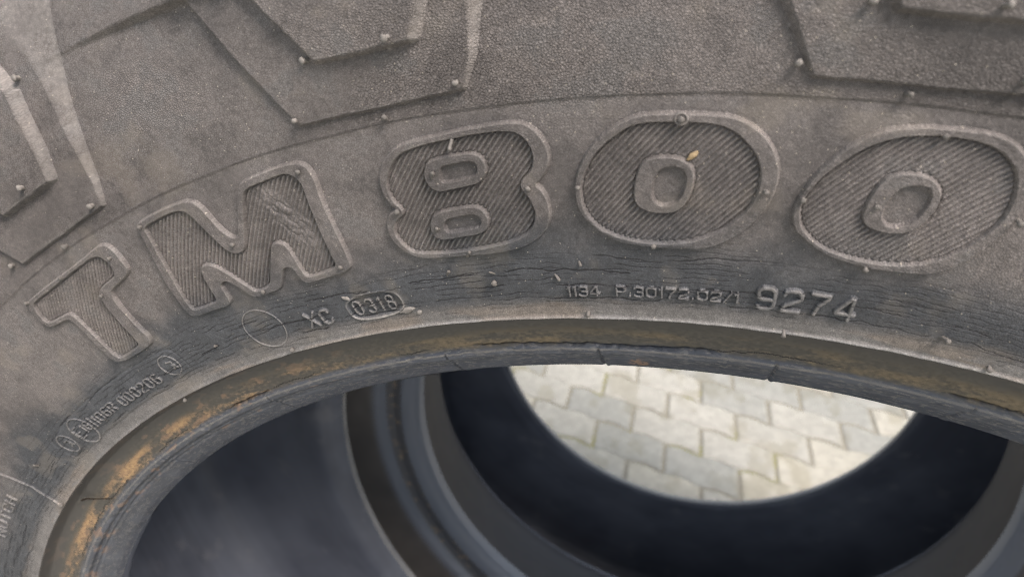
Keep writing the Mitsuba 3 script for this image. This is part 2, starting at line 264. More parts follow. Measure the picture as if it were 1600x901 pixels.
def bead_look(p, n, uv):
    u, v = polar(p)
    mid = fbm(u * 0.07, v * 0.2, 2.0, 3)
    fine = fbm(u * 0.5, v * 0.9, 4.0, 3)
    left = 1 - smoothstep(-330, -200, u)
    c = mi.Color3f(0.055, 0.062, 0.077) * (0.7 + 0.7 * mid)
    c = mix(c, mi.Color3f(0.14, 0.138, 0.135), 0.60 * smoothstep(0.52, 0.72, fbm(u * 0.35, v * 1.3, 9.0, 4)) + 0.75 * (1 - smoothstep(0.3, 0.9, dr.abs(v - 503.6 - (mid - 0.5)))))          # pale scuffs along the ring; light caught by its lip painted as a line
    groove = smoothstep(504, 508.5, v + 4.5 * (mid - 0.5))
    c = mix(c, mi.Color3f(0.062, 0.058, 0.050) * (0.7 + 0.6 * fine), groove)
    centre = smoothstep(505, 509, v + 3 * (fine - 0.5)) * (1 - smoothstep(513, 519, v + 5 * (fine - 0.5)))
    blot = smoothstep(0.36, 0.72, 0.75 * fbm(u * 0.035, v * 0.22, 5.0, 4) + 0.25 * fine) * centre
    c = mix(c, mix((0.175, 0.130, 0.072), (0.32, 0.205, 0.105), left) * (0.6 + 0.8 * fine), (0.6 + 0.4 * left) * blot)
    spot = smoothstep(0.3, 0.6, fine) * (1 - smoothstep(0.4, 1.2, dr.square((u + 66) / 7) + dr.square((v - 492) / 4))) + 0.6 * left * smoothstep(0.62, 0.72, fbm(u * 0.09, v * 0.25, 13.0, 3)) * smoothstep(492, 498, v)
    c = mix(c, (0.30, 0.185, 0.11), 0.6 * spot)
    c = mix(c, mi.Color3f(0.052, 0.050, 0.048), 0.8 * smoothstep(517, 522, v + 4 * (mid - 0.5)))  # shadow under the rim ridge, put into the colour
    c = mix(c, (0.32, 0.315, 0.305), 0.75 * smoothstep(527.6, 528.3, v) * smoothstep(-330, -120, u))  # bead side of the crest highlight, painted pale too
    # dark splits along the foot of the groove
    j = 506.2 + 2.2 * noise(u * 0.05, 1.0) + 1.1 * noise(u * 0.25, 2.0) + 0.6 * noise(u * 1.1, 3.0)
    split = (1 - smoothstep(0.15, 0.55, dr.abs(v - j))) * smoothstep(0.47, 0.56, noise(u * 0.022 + 0.31, 5.0))
    return mix(c, (0.008, 0.008, 0.009), 0.95 * split)

def bead_height(p, n, uv):
    u, v = polar(p)
    return fbm(u * 0.5, v * 0.8, 4.0, 3) + 0.5 * fbm(u * 1.6, v * 1.6, 8.0, 2)

scene['bead_rubber'] = {'type': 'twosided', 'bsdf': {'type': 'bumpmap', 'scale': 0.00030, 'arbitrary': mikit.proc(bead_height, eps=2e-4),
    'bsdf': {'type': 'principled', 'base_color': mikit.proc(bead_look), 'roughness': 0.42, 'specular': 0.5}}}

def nib_look(p, n, uv):
    return mix((0.14, 0.131, 0.121), (0.23, 0.217, 0.20), fbm(p.x * 900, p.y * 900, p.z * 900, 2))
scene['nib_dusty'] = {'type': 'principled', 'base_color': mikit.proc(lambda p, n, uv: nib_look(p, n, uv) * 0.72), 'roughness': 0.7, 'specular': 0.3}
scene['nib_rubber'] = {'type': 'principled', 'base_color': mikit.proc(nib_look), 'roughness': 0.7, 'specular': 0.3}

def inner_look(p, n, uv):
    k = fbm(p.x * 9, p.y * 14, p.z * 9, 4)
    c = mix((0.085, 0.094, 0.118), (0.125, 0.137, 0.165), smoothstep(0.3, 0.7, k))
    st = fbm(p.y * 130, dr.atan2(p.x, p.z) * 1.5, 1.0, 3)
    rings = fbm(p.y * 260, 0.3, dr.atan2(p.x, p.z) * 0.8, 2)
    c = c * (0.80 + 0.25 * st + 0.25 * rings)
    return mix(c, (0.22, 0.22, 0.23), 0.35 * smoothstep(0.60, 0.78, fbm(p.x * 22, p.y * 40, p.z * 22 + 5, 5)))
scene['inner_rubber'] = {'type': 'twosided', 'bsdf': {'type': 'principled', 'base_color': mikit.proc(inner_look), 'roughness': 0.42, 'specular': 0.5}}

def far_look(p, n, uv):
    k = fbm(p.x * 30, p.y * 30, p.z * 30, 3)
    r = dr.sqrt(p.x * p.x + (p.z + 0.085) * (p.z + 0.085))
    c = mix((0.09, 0.086, 0.084), (0.14, 0.130, 0.122), k)
    c = mix(c, (0.175, 0.192, 0.225), 1 - smoothstep(0.505, 0.520, r))
    ring = smoothstep(0.468, 0.474, r) * (1 - smoothstep(0.492, 0.498, r))
    c = mix(c, mix((0.045, 0.038, 0.03), (0.22, 0.15, 0.07), smoothstep(0.55, 0.75, fbm(p.x * 90, p.y * 90, p.z * 90, 3))), 0.6 * ring * (1 - smoothstep(0.60, 0.61, p.y)))
    return c
scene['far_rubber'] = {'type': 'twosided', 'bsdf': {'type': 'principled', 'base_color': mikit.proc(far_look), 'roughness': 0.34, 'specular': 0.7}}

def ring_look(p, n, uv):
    return mix((0.16, 0.165, 0.175), (0.30, 0.295, 0.285), fbm(p.x * 25, p.y * 90, p.z * 25, 3))  # lighter rubber paints in the highlight on the far bead edges
scene['ring_rubber'] = {'type': 'twosided', 'bsdf': {'type': 'principled', 'base_color': mikit.proc(ring_look), 'roughness': 0.4, 'specular': 0.6}}

GZ = -0.800
LA, LB, LO = np.array([0.215, -0.057]), np.array([0.1075, 0.1035]), np.array([-0.159, 1.531])
def paver_look(p, n, uv):
    k = fbm(p.x * 5, p.y * 5, 0.0, 3)
    c = mix((0.29, 0.289, 0.257), (0.37, 0.368, 0.332), k) * (0.82 + 0.36 * fbm(p.x * 60, p.y * 60, p.z * 20, 4))
    return mix(c, (0.24, 0.23, 0.18), 0.5 * smoothstep(0.54, 0.72, fbm(p.x * 17, p.y * 11, 4.0, 4)))
for nm, tint in (('paver_stone', 1.0), ('paver_stone_pale', (1.09, 1.07, 1.03)), ('paver_stone_grey', (0.84, 0.86, 0.88))):
    scene[nm] = {'type': 'diffuse', 'reflectance': mikit.proc((lambda t: lambda p, n, uv: paver_look(p, n, uv) * mi.Color3f(t))(tint))}
def joint_look(p, n, uv):
    k = fbm(p.x * 14, p.y * 14, 2.0, 4)
    c = mix((0.20, 0.19, 0.155), (0.26, 0.25, 0.21), fbm(p.x * 160, p.y * 160, 0.0, 2))
    return mix(c, (0.22, 0.22, 0.08), 0.5 * smoothstep(0.58, 0.74, k))
scene['joint_sand'] = {'type': 'diffuse', 'reflectance': mikit.proc(joint_look)}
def far_ground(p, n, uv):
    a = (p.x - 0.1) * 4.65
    b = (p.y + 0.265 * p.x) * 7.6
    row = dr.floor(b)
    fa = a + 0.5 * row - dr.floor(a + 0.5 * row)
    fb = b - row
    j = dr.maximum(1 - smoothstep(0.015, 0.03, dr.minimum(fa, 1 - fa)), 1 - smoothstep(0.03, 0.06, dr.minimum(fb, 1 - fb)))
    return mix(paver_look(p, n, uv) * (0.9 + 0.2 * cell_rand(dr.floor(a + 0.5 * row), row)), (0.20, 0.18, 0.12), j)
scene['far_paving_look'] = {'type': 'diffuse', 'reflectance': mikit.proc(far_ground)}

# ------------------------------------------------------------------ ground
def flat(x0, x1, y0, y1, z):
    return (np.array([(x0, y0, z), (x1, y0, z), (x1, y1, z), (x0, y1, z)], float), np.array([(0, 1, 2), (0, 2, 3)]))

X0, X1, Y0, Y1 = -1.05, 1.35, 0.95, 2.75
bed = put('pavement', flat(X0 - .3, X1 + .3, Y0 - .3, Y1 + .3, GZ - 0.0035), 'joint_sand', smooth=False, kind='structure',
          label='pale cream paving of interlocking wavy concrete stones seen through the tyres')
v = np.array([(-60, -60), (60, -60), (60, 60), (-60, 60), (X0 - .1, Y0 - .1), (X1 + .1, Y0 - .1), (X1 + .1, Y1 + .1), (X0 - .1, Y1 + .1)], float)
v3 = np.column_stack([v, np.full(8, GZ - 0.001)])
put('ground', (v3, np.array([(0, 1, 5), (0, 5, 4), (1, 2, 6), (1, 6, 5), (2, 3, 7), (2, 7, 6), (3, 0, 4), (3, 4, 7)])), 'far_paving_look', smooth=False,
    kind='structure', label='pale paved yard around the tyres')

def paver_outline(gap=0.0045):
    xs = np.linspace(0, LA[0], 25)
    wave = lambda x: LA[1] / LA[0] * x + 0.0055 * np.sin(4 * np.pi * (x / LA[0] - 0.1))
    H = LB[1] - wave(LB[0])
    lo = [(x, wave(x)) for x in xs]
    hi = [(x, wave(x) + H) for x in xs[::-1]]
    return Polygon(lo + hi).buffer(-gap)

def paver_mesh():
    p = paver_outline()
    tops = [(p, GZ - 0.030), (p, GZ - 0.005), (p.buffer(-0.0018), GZ - 0.0015), (p.buffer(-0.0045), GZ)]
    n = 60
    rings = []
    for q, z in tops:
        e = q.exterior
        if not e.is_ccw:
            e = e.reverse()
        c = shapely.get_coordinates(e)
        # start each ring at the point nearest the lower left corner
        st = int(np.argmin(c[:-1, 0] + c[:-1, 1] * 0.6))
        c = np.vstack([c[st:-1], c[:st], c[st:st + 1]])
        l = LineString(c)
        pts = shapely.get_coordinates(shapely.line_interpolate_point(l, np.linspace(0, 1, n, endpoint=False), normalized=True))
        rings.append(np.column_stack([pts, np.full(n, z)]))
    V = np.vstack(rings)
    F = []
    for a in range(len(rings) - 1):
        for i in range(n):
            j = (i + 1) % n
            F += [(a * n + i, a * n + j, (a + 1) * n + j), (a * n + i, (a + 1) * n + j, (a + 1) * n + i)]
    m, pts2 = trimesh.creation.triangulate_polygon(Polygon(rings[-1][:, :2]), engine='earcut'), None
    tv, tf = m
    off = len(V)
    V = np.vstack([V, np.column_stack([tv, np.full(len(tv), GZ)])])
    F = np.vstack([np.array(F), np.asarray(tf) + off])
    return trimesh.Trimesh(V, F, process=True)

pm = paver_mesh()
pdict = {b: mikit.ply(pm, b, smooth=40) for b in ('paver_stone', 'paver_stone_pale', 'paver_stone_grey')}
rng = np.random.default_rng(7)
for i in range(-12, 14):
    for j in range(-14, 22):
        o = LO + i * LA + j * LB
        c = o + LA / 2 + (0, 0.05)
        tilt = rng.normal(0, 0.006, 3)
        pick = rng.random()
        if not (X0 < c[0] < X1 and Y0 < c[1] < Y1):
            continue
        b = 'paver_stone' if pick < 0.5 else 'paver_stone_pale' if pick < 0.78 else 'paver_stone_grey'
        k = key_for('paver', bed)
        x, y = o
        T = mi.ScalarTransform4f().translate([x - 0.05 * (y - LO[1]), y, tilt[2] * 0.12]).translate([.1, .05, GZ]).rotate([0, 0, 1], 2.5 + 40 * tilt[0] * .3).rotate([1, 0, 0], 20 * tilt[1]).translate([-.1, -.05, -GZ])
        scene[k] = {**pdict[b], 'to_world': T}

# ------------------------------------------------------------------ near tyre
TY = 'tractor_tyre'
labels[TY] = {'label': 'large dusty tractor tyre in front with raised ribbed lettering on its sidewall', 'category': 'tyre'}
U0, U1 = -725.0, 135.0
def angles(step):
    dense = np.arange(U0, U1, step)
    rest = np.linspace(U1, U0 + 2 * np.pi * 600, 150)
    return np.concatenate([dense, rest])

us = angles(0.62)
vs = np.concatenate([np.arange(527.6, 628, 0.56), np.arange(628, 700, 0.78), np.linspace(700, 772, 60)])
uu, vv = np.meshgrid(us, vs)
hh = base(uu, vv)
def sink(poly, depth, inset):
    lo, hi = poly.min(0) - 2, poly.max(0) + 2
    a, b = np.searchsorted(us[:-150], [lo[0], hi[0]])
    c, d = np.searchsorted(vs, [lo[1], hi[1]])
    if a >= b or c >= d:
        return
    s = sdf(poly, uu[c:d, a:b], vv[c:d, a:b])
    hh[c:d, a:b] -= depth * ss(inset, inset + 1.5, s)
for o, i, rings in LETTERS.values():
    sink(o, 1.2, 1.2)
for k in range(-2, 2):
    sink(lug_poly(LUG_U + k * PITCH_U, 1), 1.5, 2.0)
sink(DATE_OVAL, 2.2, 0.2)
_f0 = sdf(CODE_FRAME, uu[:80, :900], vv[:80, :900])
hh[:80, :900] += 0.0 * _f0 - 0.45 * np.exp(-(_f0 / 0.6) ** 2)
sheet('sidewall', uu, vv, hh, None, 'dusty_rubber', TY)

# the bead: the rim-seat groove and the rounded inner ring below the rim line
vb = np.concatenate([np.linspace(483.0, 492, 22), np.linspace(492.4, 528.6, 82)])
ub = angles(0.7)
uu, vv = np.meshgrid(ub, vb)
hb = 0.22 * nz(uu, vv, 16, 3, 21, 3.0) + 0.06 * nz(uu, vv, 3, 2, 22, 2.0)
hb -= 1.3 * np.exp(-((vv - 499.0 - .5 * nz(uu, vv * 0, 60, 2, 23)) / 0.6) ** 2) + 0.9 * np.exp(-((vv - 496.0) / 0.6) ** 2)     # moulded circumferential lines
hb += 1.3 * ss(505.8, 504.2, vv + 0.9 * nz(uu, vv * 0, 14, 3, 24)) * ss(499, 501, vv)                                                # ragged lip of the ring
hb -= 0.9 * ss(0.28, 0.5, nz(uu, vv, 7, 3, 81, 2.2)) * ss(507, 504.5, vv) * ss(496, 500, vv)
for seam in (-86.6, 5.0, 96.5, -178.0, -318.0, -446.0):
    hb -= 1.3 * np.exp(-((uu - seam - .25 * (vv - 495) * (1 if seam > 50 else .1) - .5 * nz(uu * 0, vv, 6, 2, 25)) / 0.8) ** 2) * ss(506, 503, vv)
    hb += 0.5 * np.exp(-((uu - seam - 1.3) / 0.7) ** 2) * ss(506, 503, vv)
jag = 506.6 + 1.3 * nz(uu, vv * 0, 20, 2, 26) + 0.9 * nz(uu, vv * 0, 4, 2, 27)
hb -= 2.6 * np.exp(-((vv - jag) / 0.6) ** 2) * ss(0.0, 0.3, nz(uu, vv * 0, 46, 2, 28) + 1.2 * np.exp(-((uu + 95) / 45) ** 2) - .25)
hb = hb * ss(528.5, 526.0, vv) + flash(uu, vv) + (0.28 * nz(uu, vv, 34, 3, 1) + 0.07 * nz(uu, vv, 5, 2, 2)) * ss(526.0, 528.5, vv)
put('bead', grid_mesh(at(uu, vv, hb)), 'bead_rubber', TY, label='blue-grey bead ring with a groove stained ochre')

def lathe(prof, bsdf, name, parent, c=(0.0, 0.0), n=360, dense=4, label=None, amp=0.0):
    prof = np.asarray(prof, float)
    t = np.concatenate([[0], np.cumsum(np.linalg.norm(np.diff(prof, axis=0), axis=1))])
    tt = np.linspace(0, t[-1], dense * len(prof))
    r, y = PchipInterpolator(t, prof[:, 0])(tt), PchipInterpolator(t, prof[:, 1])(tt)
    a = np.linspace(0, 2 * np.pi, n + 1)
    A, R = np.meshgrid(a, r)
    Y = np.broadcast_to(y[:, None], R.shape)
    if amp:
        R = R + amp * (meshkit.fbm(np.stack([np.cos(A) * 6, np.sin(A) * 6, Y * 25], -1), 3, 4) * 2 - 1)
    P = np.stack([c[0] + R * np.sin(A), Y, c[1] + R * np.cos(A)], -1)
    return put(name, grid_mesh(P), bsdf, parent, label=label)

lathe([(.483, .004), (.4835, .012), (.490, .024), (.515, .032), (.56, .026), (.62, .012), (.68, .010), (.72, .03), (.742, .08), (.75, .16), (.752, .22), (.75, .28), (.742, .36),
       (.72, .405), (.68, .425), (.62, .425), (.56, .415), (.515, .405), (.495, .415), (.4835, .426)], 'inner_rubber', 'inner_liner', TY, amp=0.0015, dense=5,
      label='smooth black inner lining of the front tyre')
lathe([(.4835, .4255), (.4825, .429), (.4825, .4345), (.486, .4385), (.492, .4435), (.505, .4515)], 'ring_rubber', 'rear_bead', TY, dense=6, label='edge of the far bead, painted pale for the light it catches')
lathe([(.505, .4515), (.524, .4585), (.528, .464), (.55, .469), (.60, .475), (.64, .476), (.70, .470), (.745, .452), (.765, .43)],
      'far_rubber', 'rear_sidewall', TY, dense=6)
lathe([(.765, .43), (.772, .40), (.775, .32), (.776, .22), (.775, .12), (.774, .04), (.772, -.0095)], 'far_rubber', 'tread_casing', TY, dense=4)

# raised ribbed letters
RIB = math.radians(47)
NAMES = {'T': 'raised ribbed letter T with a thick rim', 'M': 'raised ribbed letter M with torn, scuffed ribs on its right leg', '8': 'raised ribbed numeral 8 with two small oval counters',
         '0': 'raised ribbed numeral 0 with a speck of mud above its counter', 'O': 'raised ribbed numeral 0 nearest the right edge of the picture'}
for ch, (o, inn, rings) in LETTERS.items():
    lo, hi = o.min(0) - 1.2, o.max(0) + 1.2
    st = 0.27
    u, v = np.meshgrid(np.arange(lo[0], hi[0], st), np.arange(lo[1], hi[1], st))
    worn = 0.22 * nz(u, v, 4, 2, 31) + 0.18 * nz(u, v, 1.3, 1, 32)
    d0 = sdf(o, u, v)
    rim_out = ramp((d0 + 0.25 + worn * 0.35) / 0.85, .04)
    floor = sdf(inn, u, v)
    well = np.zeros_like(u)
    for a, b in rings:
        floor = np.minimum(floor, -sdf(a, u, v))
        well = np.maximum(well, ss(-0.3, 0.6, sdf(b, u, v) + worn * .5))
    fl = ramp((floor + 0.35 + worn * 0.3) / 0.75, .04)
    crown = 2.3 + 0.16 * nz(u, v, 9, 2, 33) + 0.12 * nz(u, v, 3, 2, 39)
    t = (u * math.sin(RIB) - v * math.cos(RIB)) / 1.9
    ribs = 0.5 - 0.5 * np.cos(2 * np.pi * t)
    ribs = ribs ** 0.8 * (0.85 + 0.25 * nz(u, v, 6, 2, 34))
    fade = np.ones_like(u)
    torn = 0
    if ch == 'M':
        fade = 1 - 0.65 * np.exp(-(((u + 211 + .35 * (v - 592)) / 8.5) ** 2 + ((v - 593) / 19) ** 2) ** 2)
        torn = (1 - fade) * (2.6 * np.abs(nz(u * 1.3 + 0.5 * v, v * .6, 6, 3, 35)) ** .7 - 0.2)
    if ch == '0':
        fade = 1 - 0.6 * np.exp(-(((u + 41) / 7) ** 2 + ((v - 601) / 6) ** 2))
    flo = 0.05 + (1.15 * ribs * fade + torn) * ss(0.25, 0.9, floor)
    h = crown * rim_out * (1 - fl) + flo * fl
    h = h * (1 - well) + (0.30 + 0.1 * nz(u, v, 3, 2, 36)) * well
    h = h - 0.9 * ss(-0.25, -1.0, d0) + 0.06 * nz(u, v, 1.2, 1, 37)
    patchy = 0.65 + 0.5 * nz(u, v, 7, 3, 38)
    wear_lit = 0.24 * np.exp(-((d0 - 0.45) / 0.3) ** 2) + 0.20 * np.exp(-((floor + 0.35) / 0.28) ** 2) * (d0 > 0.5) + 0.24 * fl * ribs ** 2 * fade
    wear_lit = np.clip(wear_lit * patchy, 0, 1)
    sheet('raised_letter', u, v, base(u, v) + h, d0 > -0.8, 'dusty_rubber', TY, wear_lit, label=NAMES[ch], smooth=False)

# tread lugs
def lug(u0, fine):
    ks = []
    for level in (1, 2):
        st = (0.56 if fine else 3.0)
        P = lug_poly(u0, level)
        lo, hi = P.min(0) - 1.5, P.max(0) + 1.5
        hi[1] = min(hi[1], 771.0)
        if fine:
            lo[0], hi[0], hi[1] = max(lo[0], U0), min(hi[0], 110), min(hi[1], 752)
        u, v = np.meshgrid(np.arange(lo[0], hi[0], st), np.arange(lo[1], hi[1], st * (1.0 if fine else 0.8)))
        h, d, tr = lug_height(u, v, u0, level)
        if level == 2:
            h = h + lug_height(u, v, u0, 1)[0]
        h = h - 0.7 * ss(-0.2, -1.2, d) + 0.06 * nz(u, v, 4, 2, 41)
        wear_lit = (0.26 * ss(1.15, 0.85, tr) + 0.10 * np.exp(-((d - 1.6) / 0.9) ** 2)) * (0.75 + 0.5 * nz(u, v, 6, 3, 42))  # right flank paled for dust and for the light it faces; edges worn
        ks.append(sheet('lug' if level == 1 else 'upper_step', u, v, base(u, v) + h, d > (-0.9 if fine else -4), 'dusty_rubber', TY if level == 1 else ks[0], np.clip(wear_lit, 0, 1)))
for k in range(-1, 2):
    lug(LUG_U + k * PITCH_U, True)
for k in range(2, 20):
    lug(LUG_U + k * 2 * np.pi * 600 / 21, False)

# ------------------------------------------------------------------ small embossed writing, as strokes in a unit box (width w, height 1)
def arc(cx, cy, rx, ry, a0, a1, n=10):
    t = np.radians(np.linspace(a0, a1, n))
    return [(cx + rx * math.cos(x), cy + ry * math.sin(x)) for x in t]
R_ = lambda w: [(.18, 0), (w - .18, 0), (w, .18), (w, .82), (w - .18, 1), (.18, 1), (0, .82), (0, .18), (.18, 0)]
GL = {
    '0': (.62, [R_(.62)]), 'O': (.66, [R_(.66)]),
    '1': (.20, [[(0, .86), (.16, 1), (.16, 0)]]),
    '2': (.62, [[(0, .78), (.04, .94), (.18, 1), (.46, 1), (.62, .86), (.62, .66), (.50, .54), (.10, .28), (0, .12), (0, 0), (.62, 0)]]),
    '3': (.60, [[(0, .86), (.16, 1), (.46, 1), (.60, .86), (.60, .64), (.46, .52), (.22, .52)], [(.46, .52), (.60, .38), (.60, .14), (.46, 0), (.16, 0), (0, .14)]]),
    '4': (.66, [[(.50, 0), (.50, 1), (.40, 1), (0, .34), (0, .26), (.66, .26)]]),
    '5': (.60, [[(.58, 1), (.02, 1), (0, .56), (.42, .58), (.60, .44), (.60, .14), (.46, 0), (.14, 0), (0, .12)]]),
    '6': (.60, [[(.56, .92), (.44, 1), (.16, 1), (0, .84), (0, .14), (.14, 0), (.46, 0), (.60, .14), (.60, .42), (.46, .56), (.02, .54)]]),
    '7': (.62, [[(0, 1), (.62, 1), (.60, .86), (.30, .42), (.22, 0)]]),
    '8': (.60, [[(.16, .53), (.44, .53), (.58, .66), (.58, .86), (.44, 1), (.16, 1), (.02, .86), (.02, .66), (.16, .53), (0, .38), (0, .14), (.16, 0), (.44, 0), (.60, .14), (.60, .38), (.44, .53)]]),
    '9': (.60, [[(.02, .08), (.16, 0), (.44, 0), (.60, .16), (.60, .86), (.46, 1), (.14, 1), (0, .86), (0, .58), (.14, .45), (.58, .46)]]),
    'X': (.70, [[(0, 0), (.70, 1)], [(0, 1), (.70, 0)]]),
    'C': (.62, [[(.62, .80), (.56, .95), (.44, 1), (.18, 1), (0, .82), (0, .18), (.18, 0), (.44, 0), (.56, .05), (.62, .20)]]),
    'P': (.60, [[(0, 0), (0, 1), (.44, 1), (.60, .86), (.60, .60), (.44, .46), (0, .46)]]),
    'R': (.60, [[(0, 0), (0, 1), (.44, 1), (.60, .86), (.60, .62), (.44, .48), (0, .48)], [(.34, .48), (.60, 0)]]),
    'E': (.52, [[(.52, 0), (0, 0), (0, 1), (.52, 1)], [(0, .5), (.42, .5)]]),
    'N': (.64, [[(0, 0), (0, 1), (.64, 0), (.64, 1)]]),
    'T': (.62, [[(0, 1), (.62, 1)], [(.31, 1), (.31, 0)]]),
    'H': (.62, [[(0, 0), (0, 1)], [(.62, 0), (.62, 1)], [(0, .5), (.62, .5)]]),
    '-': (.22, [[(.06, .48), (.16, .48)]]), '.': (.12, [[(.06, .03), (.06, .06)]]), '/': (.44, [[(0, 0), (.44, 1)]]), '|': (.10, [[(.05, -.18), (.05, 1.12)]]),
}
def stroke_patch(lines, width, H, name='embossed_character', ground=0.0, st=0.2, parent=TY, bsdf='dusty_rubber', label=None):
    allp = np.vstack([np.asarray(l) for l in lines])
    lo, hi = allp.min(0) - width - .3, allp.max(0) + width + .3
    u, v = np.meshgrid(np.arange(lo[0], hi[0], st), np.arange(lo[1], hi[1], st))
    d = np.min([line_dist(l, u, v) for l in lines], axis=0) + 0.08 * nz(u, v, 1.6, 2, 51)
    h = H * ramp((width * 0.62 - d) / (width * 0.40), .3) - 0.5 * ss(width * .6, width * .8, d) + ground + 0.04 * nz(u, v, 1.0, 1, 52)
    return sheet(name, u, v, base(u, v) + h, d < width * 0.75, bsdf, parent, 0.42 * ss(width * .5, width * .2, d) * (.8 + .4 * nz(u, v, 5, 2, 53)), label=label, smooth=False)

def write(text, ua, ub, vbase, height, width, H, wide=1.0, slant=0.0, gap=0.30, vend=None, ground=0.0):
    ws = [(GL[c][0] if c != ' ' else 0.5) for c in text]
    total = sum(ws) + gap * (len(text) - 1)
    sx = (ub - ua) / total
    x = 0.0
    vend = vbase if vend is None else vend
    for c, w in zip(text, ws):
        if c != ' ':
            f = x / total
            lines = [[(ua + (x + px) * sx + slant * py * height, vbase + (vend - vbase) * f + py * height) for px, py in s] for s in GL[c][1]]
            stroke_patch(lines, width, H, ground=ground)
        x += w + gap

write('XC', -237.0, -222.3, 539.6, 7.6, 1.6, 1.4, gap=0.42)
write('1134', -93.6, -79.0, 540.4, 4.5, 1.1, 1.3, gap=0.24)
write('P.30172.02/1', -71.0, -19.0, 540.6, 4.6, 1.1, 1.3, gap=0.26)
write('9274', -11.0, 27.4, 539.8, 9.6, 2.0, 1.6, gap=0.34)
write('E', -458.5, -453.5, 543.2, 8.2, 1.15, 1.25)
write('16', -449.0, -441.0, 544.0, 6.0, 1.0, 1.2, gap=.36)
write('|', -437.6, -437.0, 543.8, 6.0, 0.9, 1.0)
write('106R', -434.0, -408.4, 542.9, 6.0, 1.0, 1.2, gap=.36)
write('-', -406.2, -404.4, 542.6, 6.0, 1.5, 0.5)
write('000206', -401.5, -358.6, 541.8, 6.2, 1.0, 1.2, gap=.36)
write('NOTCH', -622.0, -568.0, 555.4, 6.6, 1.5, 1.1, gap=0.36)

def ring_line(cu, cv, a, b, rot=0.0):
    q = oval_poly(cu, cv, a, b, 2.0, rot)
    return [tuple(x) for x in np.vstack([q, q[:1]])]
stroke_patch([ring_line(-451.0, 546.4, 9.6, 10.0)], 1.0, 0.8, 'embossed_ring', st=0.3)
stroke_patch([ring_line(-474.0, 547.8, 6.6, 7.2)], 0.9, 0.6, 'embossed_ring', st=0.3)
stroke_patch([ring_line(-343.8, 547.4, 7.0, 6.6)], 0.9, 0.6, 'embossed_ring', st=0.3)
stroke_patch([ring_line(-265.6, 545.8, 12.2, 11.6)], 0.8, 0.50, 'embossed_ring', st=0.3)
stroke_patch([ring_line(-44.7, 615.2, 2.0, 1.9)], 0.9, 0.5, 'embossed_ring', ground=2.25, st=0.2)
for cu, cv in ((-473.0, 547.4), (-342.6, 547.2)):
    stroke_patch([[(cu - 2, cv + 2.5), (cu + 1.5, cv + 2), (cu + 2, cv - 1), (cu - 1, cv - 2.5)], [(cu + .2, cv), (cu + 3, cv - 2.6)]], 1.3, 0.5, 'embossed_mark')

# date code: a recessed oval with a raised lip and four digits
lo, hi = DATE_OVAL.min(0) - 2.5, DATE_OVAL.max(0) + 2.5
u, v = np.meshgrid(np.arange(lo[0], hi[0], .24), np.arange(lo[1], hi[1], .24))
d = sdf(DATE_OVAL, u, v)
lipn = 0.35 + 0.55 * ss(543, 538, v) + 0.5 * nz(u, v, 3.5, 2, 61)
h = np.clip(lipn, 0.0, 1.2) * np.exp(-((d + 0.35) / 0.55) ** 2) - 1.1 * ss(-0.1, 0.75, d) - 0.5 * ss(-1.4, -2.2, d) + 0.06 * nz(u, v, 1.4, 2, 62)
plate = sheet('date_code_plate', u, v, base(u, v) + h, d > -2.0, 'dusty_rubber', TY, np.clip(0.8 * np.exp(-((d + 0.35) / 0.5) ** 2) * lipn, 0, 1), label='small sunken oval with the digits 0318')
write('0318', -206.8, -183.4, 540.0, 7.4, 1.15, 1.2, gap=0.55, ground=-1.1)

# thin mould seam at the left
stroke_patch([[(-556, 590), (-548.5, 571.7), (-545.5, 563.3), (-543.0, 551.2), (-545.8, 541.7), (-548.8, 531.5)]], 1.4, 1.0, 'mould_seam', st=0.3)

# vent nibs: short rubber whiskers left by the mould
def nib(u, v, h, radius, length, tu, tv, seed):
    r = np.random.default_rng(seed)
    U, V_ = np.array([[u]]), np.array([[v]])
    if v > 628:
        k = math.floor((u - LUG_U + 40) / PITCH_U)
        h = float(base(U, V_)[0, 0] + lug_height(U, V_, LUG_U + k * PITCH_U, 1)[0][0, 0] + lug_height(U, V_, LUG_U + k * PITCH_U, 2)[0][0, 0])
    elif v < 561 or v > 620:
        h = float(base(U, V_)[0, 0])
    else:
        h = h + float(base(U, V_)[0, 0]) + 0.5
    p0, p1 = at(u, v, h - 0.8), at(u + tu * length, v + tv * length, h + length * math.sqrt(max(1 - tu * tu - tv * tv, 0.02)))
    ax = p1 - p0
    L = np.linalg.norm(ax)
    ax = ax / L
    e1 = np.cross(ax, [0.3, 0.2, 0.9]); e1 /= np.linalg.norm(e1)
    e2 = np.cross(ax, e1)
    prof = [(0.0, 0.78), (0.45, 0.72), (0.7, 0.95), (0.86, 1.0), (0.96, 0.72), (1.0, 0.0)]
    n = 10
    V, F = [], []
    for t, k in prof:
        for i in range(n):
            a = 2 * np.pi * i / n
            rr = radius * 0.80e-3 * k * (1 + 0.16 * r.normal())
            V.append(p0 + ax * L * t + rr * (e1 * math.cos(a) + e2 * math.sin(a)))
    for a in range(len(prof) - 1):
        for i in range(n):
            j = (i + 1) % n
            F += [(a * n + i, a * n + j, (a + 1) * n + j), (a * n + i, (a + 1) * n + j, (a + 1) * n + i)]
    put('vent_nib', (np.array(V), np.array(F)), 'nib_rubber' if v > 630 else 'nib_dusty', TY)

